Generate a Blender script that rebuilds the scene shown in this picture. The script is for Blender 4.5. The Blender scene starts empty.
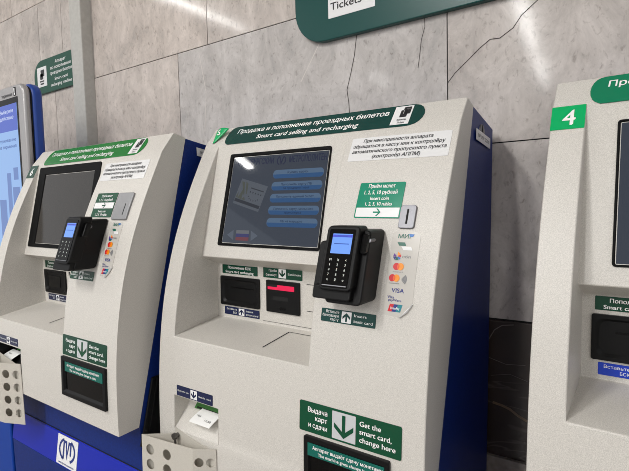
import bpy, bmesh, math, random
import mathutils
from mathutils import Vector, Matrix
C = bpy.context.scene.collection
PI = math.pi
EYE = 1.45                       # camera height above the floor
WALL_Y = 1.3534
random.seed(7)

# ------------------------------------------------------------------ materials
def srgb(r, g, b):
    f = lambda c: (c/255/12.92) if c/255 <= .04045 else ((c/255+.055)/1.055)**2.4
    return (f(r), f(g), f(b), 1)

MATS = {}
def mat(name, rgb=None, rough=.5, metal=0., emit=None, estr=0., spec=.5, coat=0.):
    if name in MATS: return MATS[name]
    m = bpy.data.materials.new(name); m.use_nodes = True
    b = m.node_tree.nodes['Principled BSDF']
    if rgb: b.inputs['Base Color'].default_value = srgb(*rgb)
    b.inputs['Roughness'].default_value = rough
    b.inputs['Metallic'].default_value = metal
    b.inputs['Specular IOR Level'].default_value = spec
    b.inputs['Coat Weight'].default_value = coat
    b.inputs['Coat Roughness'].default_value = .08
    if emit:
        b.inputs['Emission Color'].default_value = srgb(*emit)
        b.inputs['Emission Strength'].default_value = estr
    MATS[name] = m
    return m

def nodes(m): return m.node_tree.nodes, m.node_tree.links, m.node_tree.nodes['Principled BSDF']

def speckle(m, rgb_a, rgb_b, scale=800, bump=.22, dist=.0004):
    """powder coat: fine grain in colour and in relief"""
    N, L, b = nodes(m)
    tc = N.new('ShaderNodeTexCoord')
    n = N.new('ShaderNodeTexNoise'); n.inputs['Scale'].default_value = scale; n.inputs['Detail'].default_value = 2
    r = N.new('ShaderNodeValToRGB'); r.color_ramp.elements[0].position = .36; r.color_ramp.elements[1].position = .66
    r.color_ramp.elements[0].color = srgb(*rgb_a); r.color_ramp.elements[1].color = srgb(*rgb_b)
    L.new(tc.outputs['Object'], n.inputs['Vector']); L.new(n.outputs['Fac'], r.inputs['Fac'])
    L.new(r.outputs['Color'], b.inputs['Base Color'])
    bp = N.new('ShaderNodeBump'); bp.inputs['Strength'].default_value = bump; bp.inputs['Distance'].default_value = dist
    L.new(n.outputs['Fac'], bp.inputs['Height']); L.new(bp.outputs['Normal'], b.inputs['Normal'])

PAINT = mat('cream_powder_coat', (196, 189, 176), .42)
speckle(PAINT, (190, 186, 179), (218, 214, 207))
GREYPAINT = mat('cream_sheet_metal', (190, 184, 173), .4)
speckle(GREYPAINT, (190, 185, 175), (200, 195, 185), 700, .06)
BLUE = mat('blue_paint', (22, 48, 128), .4, spec=.22)
speckle(BLUE, (11, 37, 106), (15, 45, 118), 200, .05)
BLUEBAND_LIT = mat('blue_band_lit', (22, 40, 165), .32, spec=.3)  # brighter blue: light caught by the slanted band, put into its colour
BLUEKIOSK = mat('kiosk_blue_plastic', (26, 66, 150), .35)
BLUEBASE = mat('kiosk_base_blue', (8, 60, 150), .4, spec=.25)
SILVER = mat('silver_plastic', (170, 168, 168), .32, .35)
BLACK = mat('black_plastic', (11, 11, 12), .45, spec=.22)
BLACKGLOSS = mat('black_gloss_plastic', (7, 7, 8), .16, spec=.2)
DARKGAP = mat('dark_gap', (10, 10, 11), .8)
BEZEL = mat('matt_black_bezel', (8, 8, 9), .6, spec=.12)
RUBBER = mat('black_rubber', (12, 12, 13), .6, spec=.3)
WHITE = mat('white_vinyl', (232, 232, 232), .3)
WHITEINK = mat('white_lettering', (236, 238, 236), .35)
CREAMINK = mat('pale_lettering', (205, 212, 205), .35)
BLACKINK = mat('black_lettering', (32, 32, 36), .4)
STEEL = mat('brushed_steel', (128, 128, 132), .45, .9)
DARKSTEEL = mat('lock_steel', (120, 118, 116), .35, .9)
GREYPLATE = mat('grey_cover_plate', (140, 140, 142), .4, .3)
PAPER = mat('receipt_paper', (240, 240, 238), .6)
ACRYL = mat('off_display_glass', (52, 49, 46), .12)
def vinyl(name, rgb, rough=.24): return mat(name, rgb, rough, spec=.38)
TEAL = vinyl('dark_teal_vinyl', (14, 62, 57))
EMERALD = vinyl('emerald_vinyl', (10, 134, 104))
GREEN = vinyl('green_vinyl', (0, 72, 46))
DEEPGREEN = vinyl('deep_green_vinyl', (0, 62, 42))
SIGNGREEN = vinyl('bright_banner_green', (8, 116, 44))
TAGGREEN = vinyl('tag_green', (0, 168, 96))
SLOTGREEN = mat('slot_green_plastic', (58, 112, 54), .4)
NAVY = vinyl('navy_vinyl', (28, 36, 72))
COBALT = vinyl('cobalt_vinyl', (26, 60, 180))
LOGOBLUE = mat('logo_blue_ink', (28, 50, 120), .35)
WALLTEAL = vinyl('wall_sign_teal', (0, 70, 66), .3)
LEFTGREEN = vinyl('wall_sign_green', (0, 74, 55), .35)

def marble():
    m = mat('grey_marble', (180, 173, 168), .2, spec=.075)
    N, L, b = nodes(m)
    g = N.new('ShaderNodeNewGeometry')
    at = N.new('ShaderNodeAttribute'); at.attribute_name = 'slab'
    sep = N.new('ShaderNodeSeparateColor'); L.new(at.outputs['Color'], sep.inputs['Color'])
    off = N.new('ShaderNodeVectorMath'); off.operation = 'SCALE'; off.inputs['Scale'].default_value = 17.0
    L.new(at.outputs['Vector'], off.inputs[0])
    add = N.new('ShaderNodeVectorMath'); add.operation = 'ADD'
    L.new(g.outputs['Position'], add.inputs[0]); L.new(off.outputs['Vector'], add.inputs[1])
    mp = N.new('ShaderNodeMapping'); mp.inputs['Scale'].default_value = (1, 1, .62); mp.inputs['Rotation'].default_value = (0, .12, 0)
    L.new(add.outputs['Vector'], mp.inputs['Vector'])
    n1 = N.new('ShaderNodeTexNoise'); n1.inputs['Scale'].default_value = 9; n1.inputs['Detail'].default_value = 10; n1.inputs['Roughness'].default_value = .76; n1.inputs['Distortion'].default_value = .45
    L.new(mp.outputs['Vector'], n1.inputs['Vector'])
    r1 = N.new('ShaderNodeValToRGB')
    e = r1.color_ramp.elements
    e[0].position = .28; e[0].color = srgb(166, 161, 158); e[1].position = .68; e[1].color = srgb(220, 213, 208)
    k = e.new(.46); k.color = srgb(193, 186, 181)
    L.new(n1.outputs['Fac'], r1.inputs['Fac'])
    # fine dark flecks
    n2 = N.new('ShaderNodeTexNoise'); n2.inputs['Scale'].default_value = 70; n2.inputs['Detail'].default_value = 8; n2.inputs['Roughness'].default_value = .6; n2.inputs['Distortion'].default_value = .6
    mp2 = N.new('ShaderNodeMapping'); mp2.inputs['Scale'].default_value = (1.1, 1, .7); L.new(add.outputs['Vector'], mp2.inputs['Vector']); L.new(mp2.outputs['Vector'], n2.inputs['Vector'])
    r2 = N.new('ShaderNodeValToRGB'); r2.color_ramp.elements[0].position = .27; r2.color_ramp.elements[1].position = .44
    r2.color_ramp.elements[0].color = (.42, .39, .37, 1); r2.color_ramp.elements[1].color = (1, 1, 1, 1)
    L.new(n2.outputs['Fac'], r2.inputs['Fac'])
    mx = N.new('ShaderNodeMix'); mx.data_type = 'RGBA'; mx.blend_type = 'MULTIPLY'; mx.inputs[0].default_value = .62
    L.new(r1.outputs['Color'], mx.inputs[6]); L.new(r2.outputs['Color'], mx.inputs[7])
    # each slab was cut from its own block: warm to cool
    tone = N.new('ShaderNodeMix'); tone.data_type = 'RGBA'; tone.inputs[6].default_value = (1.03, .985, .945, 1); tone.inputs[7].default_value = (.92, .945, .965, 1)
    L.new(sep.outputs['Blue'], tone.inputs[0])
    mx2 = N.new('ShaderNodeMix'); mx2.data_type = 'RGBA'; mx2.blend_type = 'MULTIPLY'; mx2.inputs[0].default_value = 1
    L.new(mx.outputs[2], mx2.inputs[6]); L.new(tone.outputs[2], mx2.inputs[7])
    L.new(mx2.outputs[2], b.inputs['Base Color'])
    n3 = N.new('ShaderNodeTexNoise'); n3.inputs['Scale'].default_value = 60; n3.inputs['Detail'].default_value = 6
    L.new(add.outputs['Vector'], n3.inputs['Vector'])
    rr = N.new('ShaderNodeMapRange'); rr.inputs['To Min'].default_value = .07; rr.inputs['To Max'].default_value = .12
    L.new(n3.outputs['Fac'], rr.inputs['Value']); L.new(rr.outputs['Result'], b.inputs['Roughness'])
    bp = N.new('ShaderNodeBump'); bp.inputs['Strength'].default_value = .03; bp.inputs['Distance'].default_value = .001
    L.new(n3.outputs['Fac'], bp.inputs['Height']); L.new(bp.outputs['Normal'], b.inputs['Normal'])
    return m
MARBLE = marble()

def granite():
    m = mat('brown_black_stone', (46, 40, 39), .22)
    N, L, b = nodes(m)
    g = N.new('ShaderNodeNewGeometry')
    def vein(scale, width, rot, seed):
        mp = N.new('ShaderNodeMapping'); mp.inputs['Rotation'].default_value = (0, rot, 0); mp.inputs['Location'].default_value = (seed, 0, seed*2); mp.inputs['Scale'].default_value = (1, 1, 2.2)
        L.new(g.outputs['Position'], mp.inputs['Vector'])
        n = N.new('ShaderNodeTexNoise'); n.inputs['Scale'].default_value = scale; n.inputs['Detail'].default_value = 4; n.inputs['Distortion'].default_value = .6
        L.new(mp.outputs['Vector'], n.inputs['Vector'])
        s = N.new('ShaderNodeMath'); s.operation = 'SUBTRACT'; s.inputs[1].default_value = .5; L.new(n.outputs['Fac'], s.inputs[0])
        a = N.new('ShaderNodeMath'); a.operation = 'ABSOLUTE'; L.new(s.outputs[0], a.inputs[0])
        r = N.new('ShaderNodeMapRange'); r.inputs['From Min'].default_value = 0; r.inputs['From Max'].default_value = width; r.inputs['To Min'].default_value = 1; r.inputs['To Max'].default_value = 0
        L.new(a.outputs[0], r.inputs['Value']); return r
    base = N.new('ShaderNodeTexNoise'); base.inputs['Scale'].default_value = 9; base.inputs['Detail'].default_value = 6
    L.new(g.outputs['Position'], base.inputs['Vector'])
    rb = N.new('ShaderNodeValToRGB'); rb.color_ramp.elements[0].color = srgb(40, 34, 33); rb.color_ramp.elements[1].color = srgb(62, 52, 48)
    L.new(base.outputs['Fac'], rb.inputs['Fac'])
    v1 = vein(3.2, .012, .5, 3.1); mx = N.new('ShaderNodeMix'); mx.data_type = 'RGBA'; mx.inputs[7].default_value = srgb(140, 132, 126)
    f1 = N.new('ShaderNodeMath'); f1.operation = 'MULTIPLY'; f1.inputs[1].default_value = .2; L.new(v1.outputs[0], f1.inputs[0])
    L.new(f1.outputs[0], mx.inputs[0]); L.new(rb.outputs['Color'], mx.inputs[6])
    L.new(mx.outputs[2], b.inputs['Base Color'])
    return m
GRANITE = granite()
VEIN = mat('ochre_vein', (112, 92, 70), .3)
PALEVEIN = mat('pale_vein', (96, 88, 84), .3)
STONE = mat('floor_stone', (132, 124, 118), .3)
speckle(STONE, (118, 110, 104), (146, 138, 130), 40, .03)
PLASTER = mat('ceiling_plaster', (214, 210, 204), .8)
speckle(PLASTER, (208, 204, 198), (220, 216, 210), 14, .1)
POLEGREY = mat('casing_paint', (186, 184, 178), .35)
speckle(POLEGREY, (182, 180, 174), (190, 188, 182), 60, .03)
CRACK = mat('crack_line', (66, 60, 58), .8)
SCRATCH = mat('pale_scratch', (206, 200, 194), .5)
REDGLOW = mat('red_slot_light', (120, 0, 30), .4, emit=(240, 20, 80), estr=.75)
POSLCD = mat('terminal_display_light', (40, 60, 110), .2, emit=(120, 168, 255), estr=.85)
POSBAR = mat('terminal_display_bar', (30, 40, 120), .2, emit=(82, 92, 205), estr=.8)
POSINK = mat('terminal_display_text', (20, 30, 90), .2, emit=(70, 110, 200), estr=.6)

# ------------------------------------------------------------------ objects
def link(name, me, m, parent=None):
    o = bpy.data.objects.new(name, me); C.objects.link(o)
    for x in (m if isinstance(m, (list, tuple)) else [m]): me.materials.append(x)
    if parent is not None: o.parent = parent
    return o

def obj(name, bm, m, parent=None, smooth=None, bevel=0., seg=2):
    bmesh.ops.recalc_face_normals(bm, faces=bm.faces)
    me = bpy.data.meshes.new(name); bm.to_mesh(me); bm.free()
    o = link(name, me, m, parent)
    if bevel:
        md = o.modifiers.new('bevel', 'BEVEL'); md.width = bevel; md.segments = seg; md.limit_method = 'ANGLE'; md.angle_limit = math.radians(32)
    if smooth:
        for p in me.polygons: p.use_smooth = True
        me.set_sharp_from_angle(angle=math.radians(smooth))
    return o

def empty(name, loc, label, cat, group=None):
    o = bpy.data.objects.new(name, None); C.objects.link(o); o.location = loc; o.empty_display_size = .1
    tag(o, label, cat, group); return o
def tag(o, label, cat, group=None):
    o['label'] = label; o['category'] = cat
    if group: o['group'] = group
    return o
def struct(o): o['kind'] = 'structure'; return o

def add_box(bm, x0, x1, y0, y1, z0, z1, fn=None, mi=0):
    co = [(x, y, z) for x in (x0, x1) for y in (y0, y1) for z in (z0, z1)]
    vs = [bm.verts.new(fn(c) if fn else c) for c in co]
    fs = []
    for q in ((0, 1, 3, 2), (4, 6, 7, 5), (0, 4, 5, 1), (2, 3, 7, 6), (0, 2, 6, 4), (1, 5, 7, 3)):
        f = bm.faces.new([vs[i] for i in q]); f.material_index = mi; fs.append(f)
    return fs

# outlines (2-D, counter-clockwise)
def rrect(x0, x1, z0, z1, r=0., n=6, corners=(1, 1, 1, 1)):
    """corners: bl, br, tr, tl"""
    out = []
    for (cx, cz, a0, on, px, pz) in ((x0+r, z0+r, PI, corners[0], x0, z0), (x1-r, z0+r, 1.5*PI, corners[1], x1, z0), (x1-r, z1-r, 0, corners[2], x1, z1), (x0+r, z1-r, .5*PI, corners[3], x0, z1)):
        if r and on: out += [(cx+r*math.cos(a0+t*PI/2/n), cz+r*math.sin(a0+t*PI/2/n)) for t in range(n+1)]
        else: out.append((px, pz))
    return out
def circ(cx, cz, r, n=20, rz=None): return [(cx+r*math.cos(2*PI*i/n), cz+(rz or r)*math.sin(2*PI*i/n)) for i in range(n)]
def stroke(pts, w, closed=False):
    """a polyline as a list of quads with mitred joints"""
    P = [Vector(p) for p in pts]; n = len(P); L, R = [], []
    for i in range(n):
        a = P[i]-P[i-1] if (i > 0 or closed) else P[1]-P[0]
        b = P[(i+1) % n]-P[i] if (i < n-1 or closed) else P[-1]-P[-2]
        a = a.normalized(); b = b.normalized(); t = (a+b)
        t = t.normalized() if t.length > 1e-6 else a
        nn = Vector((-t.y, t.x)); k = w/2/max(.4, nn.dot(Vector((-a.y, a.x))))
        L.append(P[i]+nn*k); R.append(P[i]-nn*k)
    q = []
    for i in range(n if closed else n-1):
        j = (i+1) % n; q.append([tuple(R[i]), tuple(R[j]), tuple(L[j]), tuple(L[i])])
    return q
def arc(cx, cz, rx, rz, a0, a1, n=10): return [(cx+rx*math.cos(math.radians(a0+(a1-a0)*i/n)), cz+rz*math.sin(math.radians(a0+(a1-a0)*i/n))) for i in range(n+1)]
def arrow_v(cx, cz, w, h, t, up=False):
    """arrow with a stem and two broad swept strokes"""
    s = 1 if up else -1
    tip = cz+s*h/2; tail = cz-s*h/2
    st = [[(cx-t/2, tail), (cx+t/2, tail), (cx+t/2, tip-s*t*.6), (cx-t/2, tip-s*t*.6)]]
    hd = [(cx-w/2, tip-s*w*.42), (cx, tip), (cx+w/2, tip-s*w*.42), (cx+w/2, tip-s*(w*.42+t*1.25)), (cx, tip-s*t*1.35), (cx-w/2, tip-s*(w*.42+t*1.25))]
    return st + [[hd[0], hd[1], hd[4], hd[5]], [hd[1], hd[2], hd[3], hd[4]]]
def arrow_h(cx, cz, w, h, t):
    tip = cx+w/2
    return [[(cx-w/2, cz-t/2), (tip-t*.8, cz-t/2), (tip-t*.8, cz+t/2), (cx-w/2, cz+t/2)],
            [(tip-h*.5, cz+h/2), (tip, cz), (tip-t*1.3, cz), (tip-h*.5-t*1.2, cz+h/2)],
            [(tip-h*.5-t*1.2, cz-h/2), (tip-t*1.3, cz), (tip, cz), (tip-h*.5, cz-h/2)]]

def plate(name, outline, S, off, thick, m, parent, bevel=0., seg=2, slice_z=.012):
    """a thin solid plate lying on surface S(x, z, off)"""
    bm = bmesh.new()
    f = bm.faces.new([bm.verts.new((x, z, 0)) for x, z in outline])
    bmesh.ops.recalc_face_normals(bm, faces=bm.faces)
    zs = [p[1] for p in outline]; lo, hi = min(zs), max(zs)
    if slice_z and S.curved:
        k = math.ceil((lo+1e-4)/slice_z)
        while k*slice_z < hi-1e-4:
            bmesh.ops.bisect_plane(bm, geom=bm.verts[:]+bm.edges[:]+bm.faces[:], plane_co=(0, k*slice_z, 0), plane_no=(0, 1, 0)); k += 1
    flat = {v: (v.co.x, v.co.y) for v in bm.verts}
    edges = [e for e in bm.edges if e.is_boundary]
    r = bmesh.ops.extrude_edge_only(bm, edges=edges)
    new = [g for g in r['geom'] if isinstance(g, bmesh.types.BMVert)]
    for v in new: flat[v] = (v.co.x, v.co.y)
    ns = set(new)
    for v in bm.verts: v.co = S(flat[v][0], flat[v][1], off if v in ns else off+thick)
    return obj(name, bm, m, parent, bevel=bevel, seg=seg)

def marks(name, groups, S, off, parent):
    """flat ink: groups = [(material, [polygons])]"""
    bm = bmesh.new(); ms = []
    for m, polys in groups:
        ms.append(m)
        for p in polys:
            try: f = bm.faces.new([bm.verts.new(S(x, z, off)) for x, z in p])
            except ValueError: continue
            f.material_index = len(ms)-1
    me = bpy.data.meshes.new(name); bm.to_mesh(me); bm.free()
    return link(name, me, ms, parent)

GLY = {}
def glyphs(s, bold):
    if (s, bold) not in GLY:
        c = bpy.data.curves.new('t', 'FONT'); c.body = s; c.resolution_u = 3; c.fill_mode = 'NONE'
        o = bpy.data.objects.new('t', c); C.objects.link(o)
        dg = bpy.context.evaluated_depsgraph_get()
        me = bpy.data.meshes.new_from_object(o.evaluated_get(dg))
        pts = [Vector((v.co.x, v.co.y)) for v in me.vertices]
        nb = {}
        for e in me.edges:
            a, b = e.vertices; nb.setdefault(a, []).append(b); nb.setdefault(b, []).append(a)
        loops, seen = [], set()
        for st in nb:                                   # contours of the letters, overlaps and all
            if st in seen: continue
            lp = [st]; seen.add(st)
            while True:
                nx = [k for k in nb[lp[-1]] if k not in seen]
                if not nx: break
                nx = [k for k in nx if k == lp[-1]+1] or nx
                lp.append(nx[0]); seen.add(nx[0])
            if len(lp) > 2: loops.append(lp)
        if bold:                                        # heavier strokes: the outline united with itself, shifted
            n0 = len(pts); d1, d2 = Vector((.017, .013)), Vector((-.017, -.013))
            pts = [p+d1 for p in pts]+[p+d2 for p in pts]; loops = loops+[[i+n0 for i in l] for l in loops]
        seg = [(l[i], l[(i+1) % len(l)]) for l in loops for i in range(len(l))]
        ov, oe, of, _, _, _ = mathutils.geometry.delaunay_2d_cdt(pts, seg, [], 0, 1e-6)
        box = [(min(pts[i].x for i in l), max(pts[i].x for i in l), [(pts[l[i]], pts[l[(i+1) % len(l)]]) for i in range(len(l))]) for l in loops]
        def inside(p):                                  # non-zero winding, so overlapping strokes merge
            wn = 0
            for x0, x1, es in box:
                if not x0 <= p.x <= x1: continue
                for a, b in es:
                    if (a.y <= p.y) != (b.y <= p.y):
                        c_ = (b.x-a.x)*(p.y-a.y)-(p.x-a.x)*(b.y-a.y)
                        if b.y > a.y and c_ > 0: wn += 1
                        elif b.y <= a.y and c_ < 0: wn -= 1
            return wn != 0
        vs = [(v.x, v.y) for v in ov]
        fs = [tuple(f) for f in of if inside((ov[f[0]]+ov[f[1]]+ov[f[2]])/3)]
        bpy.data.objects.remove(o); bpy.data.curves.remove(c); bpy.data.meshes.remove(me)
        GLY[(s, bold)] = (vs, fs)
    return GLY[(s, bold)]
def text(name, lines, S, off, m, parent, slant=0.):
    """lines: (string, x, z baseline, cap height, align, [fit width], [bold])"""
    V, F = [], []
    for ln in lines:
        s, x, z, h, al = ln[:5]; fit = ln[5] if len(ln) > 5 else None; bold = ln[6] if len(ln) > 6 else True
        vs, fs = glyphs(s, bold)
        x0 = min(v[0] for v in vs); x1 = max(v[0] for v in vs); kz = h/.682; kx = kz if not fit else fit/(x1-x0)
        w = (x1-x0)*kx; ox = x if al == 'L' else x-w if al == 'R' else x-w/2
        b = len(V)
        V += [S(ox+(vx-x0)*kx+slant*vz*kz, z+vz*kz, off) for vx, vz in vs]
        F += [tuple(i+b for i in f) for f in fs]
    me = bpy.data.meshes.new(name); me.from_pydata([tuple(v) for v in V], [], F)
    return link(name, me, m, parent)

# ------------------------------------------------------------------ ticket machine: profile
W, XC, XR = .8, .0592, .5195
KZ = [-.2429, -.12145, 0, .1927, .3744, .5506]; KY = [-.0109, -.0088, 0, .0358, .101, .1881]
YT, ZT, ZC = .2338, .6062, .5506
YB, ZB, YW, ZW, YS, ZS = .1722, .0257, .172, .1887, .1092, .2155
BTY, BTZ, BKY, BKZ = .2777, .5948, .4573, .5612
def _spl():
    n = len(KZ); h = [KZ[i+1]-KZ[i] for i in range(n-1)]
    a = [0]*n; b = [1]*n; c = [0]*n; d = [0]*n
    for i in range(1, n-1):
        a[i] = h[i-1]; b[i] = 2*(h[i-1]+h[i]); c[i] = h[i]; d[i] = 6*((KY[i+1]-KY[i])/h[i]-(KY[i]-KY[i-1])/h[i-1])
    for i in range(1, n):
        w = a[i]/b[i-1]; b[i] -= w*c[i-1]; d[i] -= w*d[i-1]
    M = [0]*n; M[-1] = d[-1]/b[-1]
    for i in range(n-2, -1, -1): M[i] = (d[i]-c[i]*M[i+1])/b[i]
    return h, M
_H, _M = _spl()
def outer(z):
    if z >= ZC: return KY[-1]+(z-ZC)*(YT-KY[-1])/(ZT-ZC)
    if z <= KZ[0]: return KY[0]+(z-KZ[0])*-.012
    i = max(k for k in range(len(KZ)-1) if z >= KZ[k]); t = z-KZ[i]; H = _H[i]
    return KY[i]+t*((KY[i+1]-KY[i])/H-H*(2*_M[i]+_M[i+1])/6)+t*t*_M[i]/2+t**3*(_M[i+1]-_M[i])/(6*H)
def backline(z): return BTY-(BTZ-z)*.268

class Surf:
    """point on a machine face, in the machine's own metres"""
    def __init__(s, g, h, curved): s.g, s.h, s.curved = g, h, curved
    def __call__(s, x, z, off=0.):
        e = 1e-4; k = (s.g(z+e)-s.g(z-e))/(2*e); n = math.hypot(1, k)
        return Vector((x-W/2, s.g(z)-off/n-.22, z+off*k/n+s.h))

def build_machine(cfg):
    h = cfg['h']                                       # shelf height above the floor
    zb = cfg['zbot']
    tg, tr = cfg['tilt']
    root = empty('ticket_machine', (0, 0, 0), cfg['label'], 'ticket machine', 'self-service ticket machines along the marble wall')
    ca, sa = math.cos(cfg['turn']), math.sin(cfg['turn'])
    M = Matrix(((ca, -sa, 0), (sa, ca, 0), (0, 0, 1))) @ Matrix(((1, 0, -tr), (0, 1, -tg), (tr, tg, 1)))
    M = M.to_quaternion().to_matrix()
    o = Vector(cfg['at']) + Vector((0, 0, EYE))
    P = lambda x, y, z: Vector((x-W/2, y-.22, z+h))
    base = o + M @ Vector((W/2, .22, -h))
    root.matrix_world = Matrix.Translation(base) @ M.to_4x4()
    OUT = Surf(outer, h, True)
    SCR = Surf(lambda z: YS+(z-ZS)*(KY[-1]-YS)/(ZC-ZS), h, False)
    BCK = Surf(lambda z: YW, h, False)
    dz = cfg['dz']                                     # how much higher the lower fittings sit

    # ---- front shell, one folded sheet
    rz0, rz1 = cfg['recess']
    bm = bmesh.new()
    zl = sorted(set([round(zb+i*(0-zb)/14, 5) for i in range(15)]+[rz0, rz1]))
    zu = [round(ZC*i/22, 5) for i in range(23)]
    for t in (ZB, ZW, ZS): zu[min(range(1, 22), key=lambda i: abs(zu[i]-t))] = t
    zt = [ZC+(ZT-ZC)*i/3 for i in range(4)]
    vc = {}
    def v(x, y, z):
        k = (round(x, 4), round(y, 4), round(z, 4))
        if k not in vc: vc[k] = bm.verts.new(P(x, y, z))
        return vc[k]
    mi = [0]
    def q(*p):
        vs_ = []
        for a in p:
            if v(*a) not in vs_: vs_.append(v(*a))
        if len(vs_) < 3: return
        try: f = bm.faces.new(vs_); f.material_index = mi[0]
        except ValueError: pass
    RX0, RX1 = .067, .24
    xb = [0, XC, RX0, RX1, XR, W]
    for x0, x1 in zip(xb, xb[1:]):
        for z0, z1 in zip(zl, zl[1:]):
            if x0 == RX0 and rz0-1e-5 <= z0 and z1 <= rz1+1e-5: continue
            q((x0, outer(z0), z0), (x1, outer(z0), z0), (x1, outer(z1), z1), (x0, outer(z1), z1))
        for z0, z1 in zip(zt, zt[1:]):
            q((x0, outer(z0), z0), (x1, outer(z0), z0), (x1, outer(z1), z1), (x0, outer(z1), z1))
    for x0, x1 in ((0, XC), (XR, W)):
        for z0, z1 in zip(zu, zu[1:]):
            q((x0, outer(z0), z0), (x1, outer(z0), z0), (x1, outer(z1), z1), (x0, outer(z1), z1))
    inner = [(0, 0), (YB, ZB), (YW, ZW), (YS, ZS), (KY[-1], ZC)]
    ix = [XC, RX0, RX1, XR]
    for x0, x1 in zip(ix, ix[1:]):
        for (y0, z0), (y1, z1) in zip(inner, inner[1:]): q((x0, y0, z0), (x1, y0, z0), (x1, y1, z1), (x0, y1, z1))
    for x in (XC, XR):                                  # cheeks' inner walls, in strips between the two profiles
        prof = lambda z: YB*z/ZB if z < ZB else YW if z < ZW else YW+(z-ZW)*(YS-YW)/(ZS-ZW) if z < ZS else YS+(z-ZS)*(KY[-1]-YS)/(ZC-ZS)
        zz = sorted(set(zu+[ZB, ZW, ZS]))
        for z0, z1 in zip(zz, zz[1:]):
            q((x, outer(z0), z0), (x, outer(z1), z1), (x, prof(z1), z1), (x, prof(z0), z0))
    # sides, top, back and bottom
    zs = zl+zu[1:]+zt[1:]
    for x in (0, W):
        for z0, z1 in zip(zs, zs[1:]):
            b0, b1 = backline(min(z0, BTZ)), backline(min(z1, BTZ))
            q((x, outer(z0), z0), (x, outer(z1), z1), (x, b1, min(z1, BTZ) if z1 == zs[-1] else z1), (x, b0, z0))
    for x0, x1 in zip(xb, xb[1:]):
        q((x0, YT, ZT), (x1, YT, ZT), (x1, BTY, BTZ), (x0, BTY, BTZ))
        q((x0, outer(zb), zb), (x1, outer(zb), zb), (x1, backline(zb), zb), (x0, backline(zb), zb))
    # slip recess: wedge-shaped pocket
    yt, ys_, ym = outer(rz1)+.055, outer(rz0), rz1-.035
    mi[0] = 1
    for x in (RX0, RX1):
        q((x, outer(rz1), rz1), (x, yt, rz1), (x, yt, ym), (x, ys_, rz0))
    q((RX0, outer(rz1), rz1), (RX1, outer(rz1), rz1), (RX1, yt, rz1), (RX0, yt, rz1))
    q((RX0, yt, rz1), (RX1, yt, rz1), (RX1, yt, ym), (RX0, yt, ym))
    q((RX0, yt, ym), (RX1, yt, ym), (RX1, ys_, rz0), (RX0, ys_, rz0))
    obj('front_panel', bm, [PAINT, BLACK if cfg['number'] == '6' else PAINT], root, smooth=28, bevel=.0022)

    # ---- blue cabinet behind it
    bm = bmesh.new()
    yb0 = max(backline(zb), 0.) + .004
    foot = .045
    prof = [(BTY+.002, BTZ-.002), (backline(zb)+.002, zb+.001), (yb0, zb-.002), (yb0, foot-h), (BKY, foot-h), (BKY, BKZ)]
    xl, xr_ = .001, W-.001
    A = [bm.verts.new(P(xl, y, z)) for y, z in prof]; B = [bm.verts.new(P(xr_, y, z)) for y, z in prof]
    bm.faces.new(A); bm.faces.new(B[::-1])
    for i in range(len(prof)):
        j = (i+1) % len(prof); bm.faces.new([A[i], A[j], B[j], B[i]])
    bd = obj('cabinet_body', bm, BLUE, root)
    bm = bmesh.new(); add_box(bm, XC-.004, XR+.004, -.1, YB+.012, -.012, ZC+.2, lambda c: P(*c)); add_box(bm, RX0-.004, RX1+.004, -.1, yt+.004, rz0-.01, rz1+.004, lambda c: P(*c))
    bmesh.ops.recalc_face_normals(bm, faces=bm.faces)
    cut = bpy.data.objects.new('cut', bpy.data.meshes.new('cut')); bm.to_mesh(cut.data); bm.free(); C.objects.link(cut); cut.parent = root
    md = bd.modifiers.new('notch', 'BOOLEAN'); md.operation = 'DIFFERENCE'; md.object = cut; md.solver = 'EXACT'
    bpy.context.view_layer.update()
    me = bpy.data.meshes.new_from_object(bd.evaluated_get(bpy.context.evaluated_depsgraph_get()))
    bd.modifiers.clear(); bd.data = me; bpy.data.objects.remove(cut)
    md = bd.modifiers.new('bevel', 'BEVEL'); md.width = .004; md.segments = 3; md.limit_method = 'ANGLE'; md.angle_limit = math.radians(32)
    # base: dark seam and a proud band carrying the emblem, door below
    zs0 = zb-.138
    BND = Surf(lambda z: yb0-.004-(zs0-z)*.16, h, False)
    bm = bmesh.new()
    zb1 = zs0-.105
    yb2 = yb0-.004-.105*.16
    pr = [(yb0+.001, zs0), (yb0-.004, zs0-.003), (yb2, zb1), (yb0+.001, zb1)]
    A = [bm.verts.new(P(.004, y, z)) for y, z in pr]; B = [bm.verts.new(P(W-.004, y, z)) for y, z in pr]
    bm.faces.new(A); bm.faces.new(B[::-1])
    for i in range(4): bm.faces.new([A[i], A[(i+1) % 4], B[(i+1) % 4], B[i]])
    obj('base_band', bm, BLUEBAND_LIT, root)
    bm = bmesh.new(); add_box(bm, .004, W-.004, yb2+.001, yb0+.001, foot-h+.03, zb1-.003, lambda c: P(*c))
    obj('base_door', bm, BLUE, root, bevel=.002)
    bm = bmesh.new(); add_box(bm, .004, W-.004, yb0-.0015, yb0+.001, zs0+.001, zs0+.004, lambda c: P(*c))
    obj('base_seam', bm, DARKGAP, root)
    lg = plate('emblem_plate', rrect(.333, .460, zs0-.101, zs0-.004, .003), BND, 0, .0015, WHITE, root)
    cx, cz, k = .3965, zs0-.047, .042
    pol = []
    pol += stroke(arc(cx, cz, k*1.12, k*.86, 118, 242, 12), k*.2)+stroke(arc(cx, cz, k*1.12, k*.86, -62, 62, 12), k*.2)
    pol += stroke([(cx-k*.5, cz-k*.72), (cx-k*.5, cz+k*.62), (cx-k*.18, cz+k*.62), (cx+k*.02, cz-k*.5), (cx+k*.24, cz+k*.62), (cx+k*.52, cz+k*.62), (cx+k*.52, cz-k*.3)], k*.2)
    marks('emblem', [(LOGOBLUE, pol)], BND, .0021, lg)
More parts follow.
